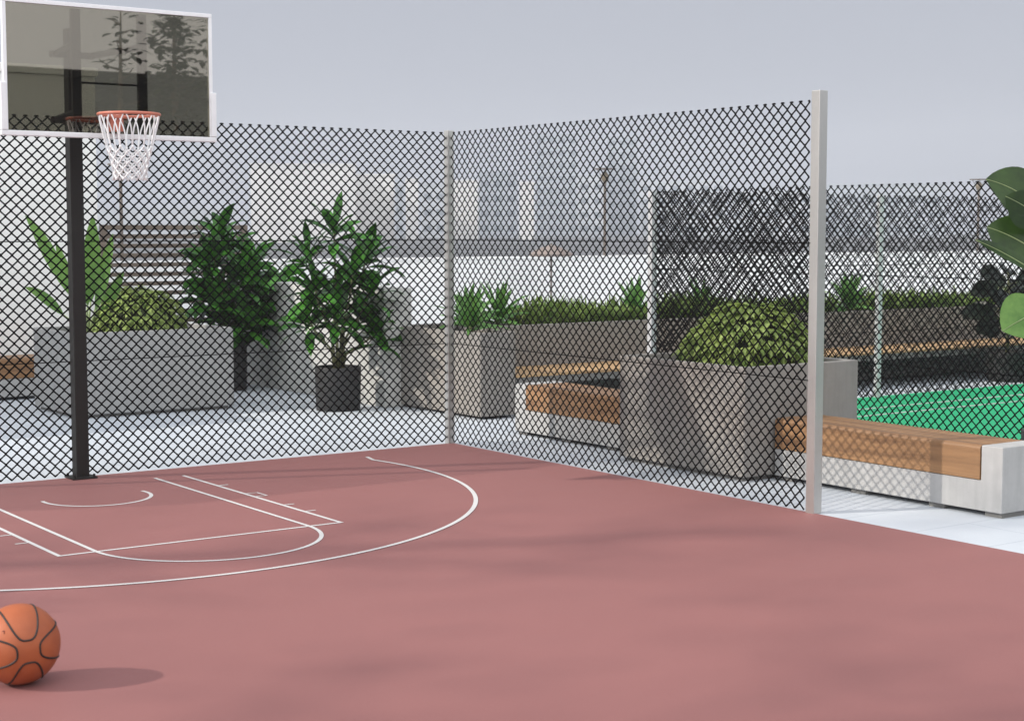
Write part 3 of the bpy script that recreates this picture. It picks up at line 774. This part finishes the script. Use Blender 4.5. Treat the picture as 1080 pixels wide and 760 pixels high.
# out-of-view trees and pot plant west of the court, added for their thin shade
def added_shade_tree(label, x, y, h, rad, n):
    root = thing('tree', label, 'tree', (x, y, 0), 0, 'unseen trees added to shade the court')
    tr = MB(); cr = MB()
    tr.tube([(0, 0, 0), (.1, .05, h * .4), (-.05, .1, h * .75), (0, 0, h * .98)], [.2, .15, .09, .02], 9)
    for i in range(26):
        z = h * (.60 + .37 * i / 26); a = i * 2.4; l = rad * math.sin(math.pi * (.25 + .7 * i / 26)) * rnd.uniform(.7, 1.1)
        e = Vector((math.cos(a) * l, math.sin(a) * l, z + l * .35)); tr.tube([(0, 0, z), (e.x * .5, e.y * .5, z + l * .12), e], [.05, .03, .01], 6)
        for k in range(n):
            q = Vector((0, 0, z)).lerp(e, rnd.uniform(.3, 1.1)) + Vector((rnd.gauss(0, .35), rnd.gauss(0, .35), rnd.gauss(0, .3)))
            aa = rnd.random() * 6.28; cr.leaf(q, (math.cos(aa), math.sin(aa), rnd.uniform(-.6, .5)), (0, 0, 1), rnd.uniform(.16, .3), .09, .6, .2, 3)
    tr.build('trunk', 'bark', root); cr.build('crown', 'tree', root)
added_shade_tree('unseen tall airy tree added to shade the court, nearest the viewer', -20.9, -1.1, 15.5, 2.3, 17)
added_shade_tree('unseen tall airy tree added to shade the court, nearest the white building', -20.2, 3.0, 15.0, 1.9, 12)
pw = thing('potted_plant', 'unseen spiky pot plant added to cast a shadow on the red court', 'potted plant', (-7.95, -3.15, 0))
MB().lathe([(.20, 0), (.205, .004), (.235, .44), (.235, .45), (.215, .45), (.212, .40), (.01, .399)], 32).build('pot', 'pot', pw)
MB().lathe([(.212, .40), (.2, .415), (.01, .42)], 24).build('soil', 'soil', pw)
fl = MB()
for i in range(16):
    a = i * 2.4; el = R(86 - 3.4 * i); fl.leaf((0, 0, .42), (math.cos(a) * math.cos(el), math.sin(a) * math.cos(el), math.sin(el)), (0, 1, 0), rnd.uniform(1.0, 1.4), .12, .4, .2, 8, wide=.5)
fl.build('foliage', 'banana', pw)

# ------------------------------------------------------------------ haze
HAZE = True
if HAZE:
    hz = MB().box(-90, 560, -60, 640, -2, 46).build('haze', 'paver')
    m = bpy.data.materials.new('air_haze'); m.use_nodes = True; nt = m.node_tree; nt.nodes.clear()
    out = nt.nodes.new('ShaderNodeOutputMaterial'); pv = nt.nodes.new('ShaderNodeVolumePrincipled')
    pv.inputs['Color'].default_value = (0.80, 0.83, 0.88, 1); pv.inputs['Density'].default_value = 0.0008; pv.inputs['Anisotropy'].default_value = 0.0
    nt.links.new(pv.outputs[0], out.inputs['Volume'])
    hz.data.materials.clear(); hz.data.materials.append(m); hz['kind'] = 'stuff'

# ------------------------------------------------------------------ light and camera
SUN_EL = R(32.0); TRAVEL = R(-22.0)           # sunlight travels towards +x, slightly -y
w = bpy.data.worlds.new('World'); scene.world = w; w.use_nodes = True
nt = w.node_tree; bg = nt.nodes['Background']
sky = nt.nodes.new('ShaderNodeTexSky'); sky.sky_type = 'NISHITA'; sky.sun_disc = False
sd = Vector((-math.cos(TRAVEL), -math.sin(TRAVEL)))
sky.sun_elevation = SUN_EL; sky.sun_rotation = math.atan2(sd.x, sd.y)
sky.air_density = 1.0; sky.dust_density = 3.0; sky.ozone_density = 1.0
hs = nt.nodes.new('ShaderNodeHueSaturation'); hs.inputs['Saturation'].default_value = 0.30
nt.links.new(sky.outputs[0], hs.inputs['Color'])
mx = nt.nodes.new('ShaderNodeMix'); mx.data_type = 'RGBA'; mx.inputs[0].default_value = 0.90
nt.links.new(hs.outputs[0], mx.inputs[6]); mx.inputs[7].default_value = (4.6, 4.85, 5.6, 1)   # hazy veil
# the hazy sky is brighter on the side opposite the view
tcw = nt.nodes.new('ShaderNodeTexCoord'); dt = nt.nodes.new('ShaderNodeVectorMath'); dt.operation = 'DOT_PRODUCT'
dt.inputs[1].default_value = Vector((-0.35, -0.85, 0.40)).normalized()
nt.links.new(tcw.outputs['Generated'], dt.inputs[0])
mr = nt.nodes.new('ShaderNodeMapRange'); mr.interpolation_type = 'SMOOTHSTEP'
mr.inputs[1].default_value = -0.4; mr.inputs[2].default_value = 0.9; mr.inputs[3].default_value = 0.10; mr.inputs[4].default_value = 0.36
nt.links.new(dt.outputs['Value'], mr.inputs[0])
m2 = nt.nodes.new('ShaderNodeMix'); m2.data_type = 'RGBA'; m2.inputs[7].default_value = (5.1, 5.15, 5.25, 1)
mr2 = nt.nodes.new('ShaderNodeMapRange'); mr2.inputs[1].default_value = -0.2; mr2.inputs[2].default_value = 0.8
nt.links.new(dt.outputs['Value'], mr2.inputs[0]); nt.links.new(mr2.outputs[0], m2.inputs[0])
nt.links.new(mx.outputs[2], m2.inputs[6])
nt.links.new(m2.outputs[2], bg.inputs[0]); nt.links.new(mr.outputs[0], bg.inputs[1])

ld = bpy.data.lights.new('sun', 'SUN'); ld.energy = 3.6; ld.angle = R(0.9); ld.color = (1.0, 0.93, 0.84)
lo = bpy.data.objects.new('sun', ld); COL.objects.link(lo)
dirv = Vector((math.cos(TRAVEL) * math.cos(SUN_EL), math.sin(TRAVEL) * math.cos(SUN_EL), -math.sin(SUN_EL)))
lo.rotation_euler = dirv.to_track_quat('-Z', 'Y').to_euler(); lo.location = (-20, 8, 20)

cd = bpy.data.cameras.new('camera'); cam = bpy.data.objects.new('camera', cd); COL.objects.link(cam); scene.camera = cam
cam.location = CAM; cam.rotation_euler = (R(90 - 4.599), 0, -YAW)
cd.sensor_width = 36; cd.lens = 36 * 1703 / 1080; cd.clip_start = 0.1; cd.clip_end = 2000
cd.dof.use_dof = True; cd.dof.focus_distance = 12.0; cd.dof.aperture_fstop = 3.8
scene.view_settings.view_transform = 'Standard'; scene.view_settings.look = 'None'
scene.view_settings.exposure = 0; scene.view_settings.gamma = 1
scene.cycles.max_bounces = 8; scene.cycles.volume_bounces = 1; scene.cycles.use_denoising = True
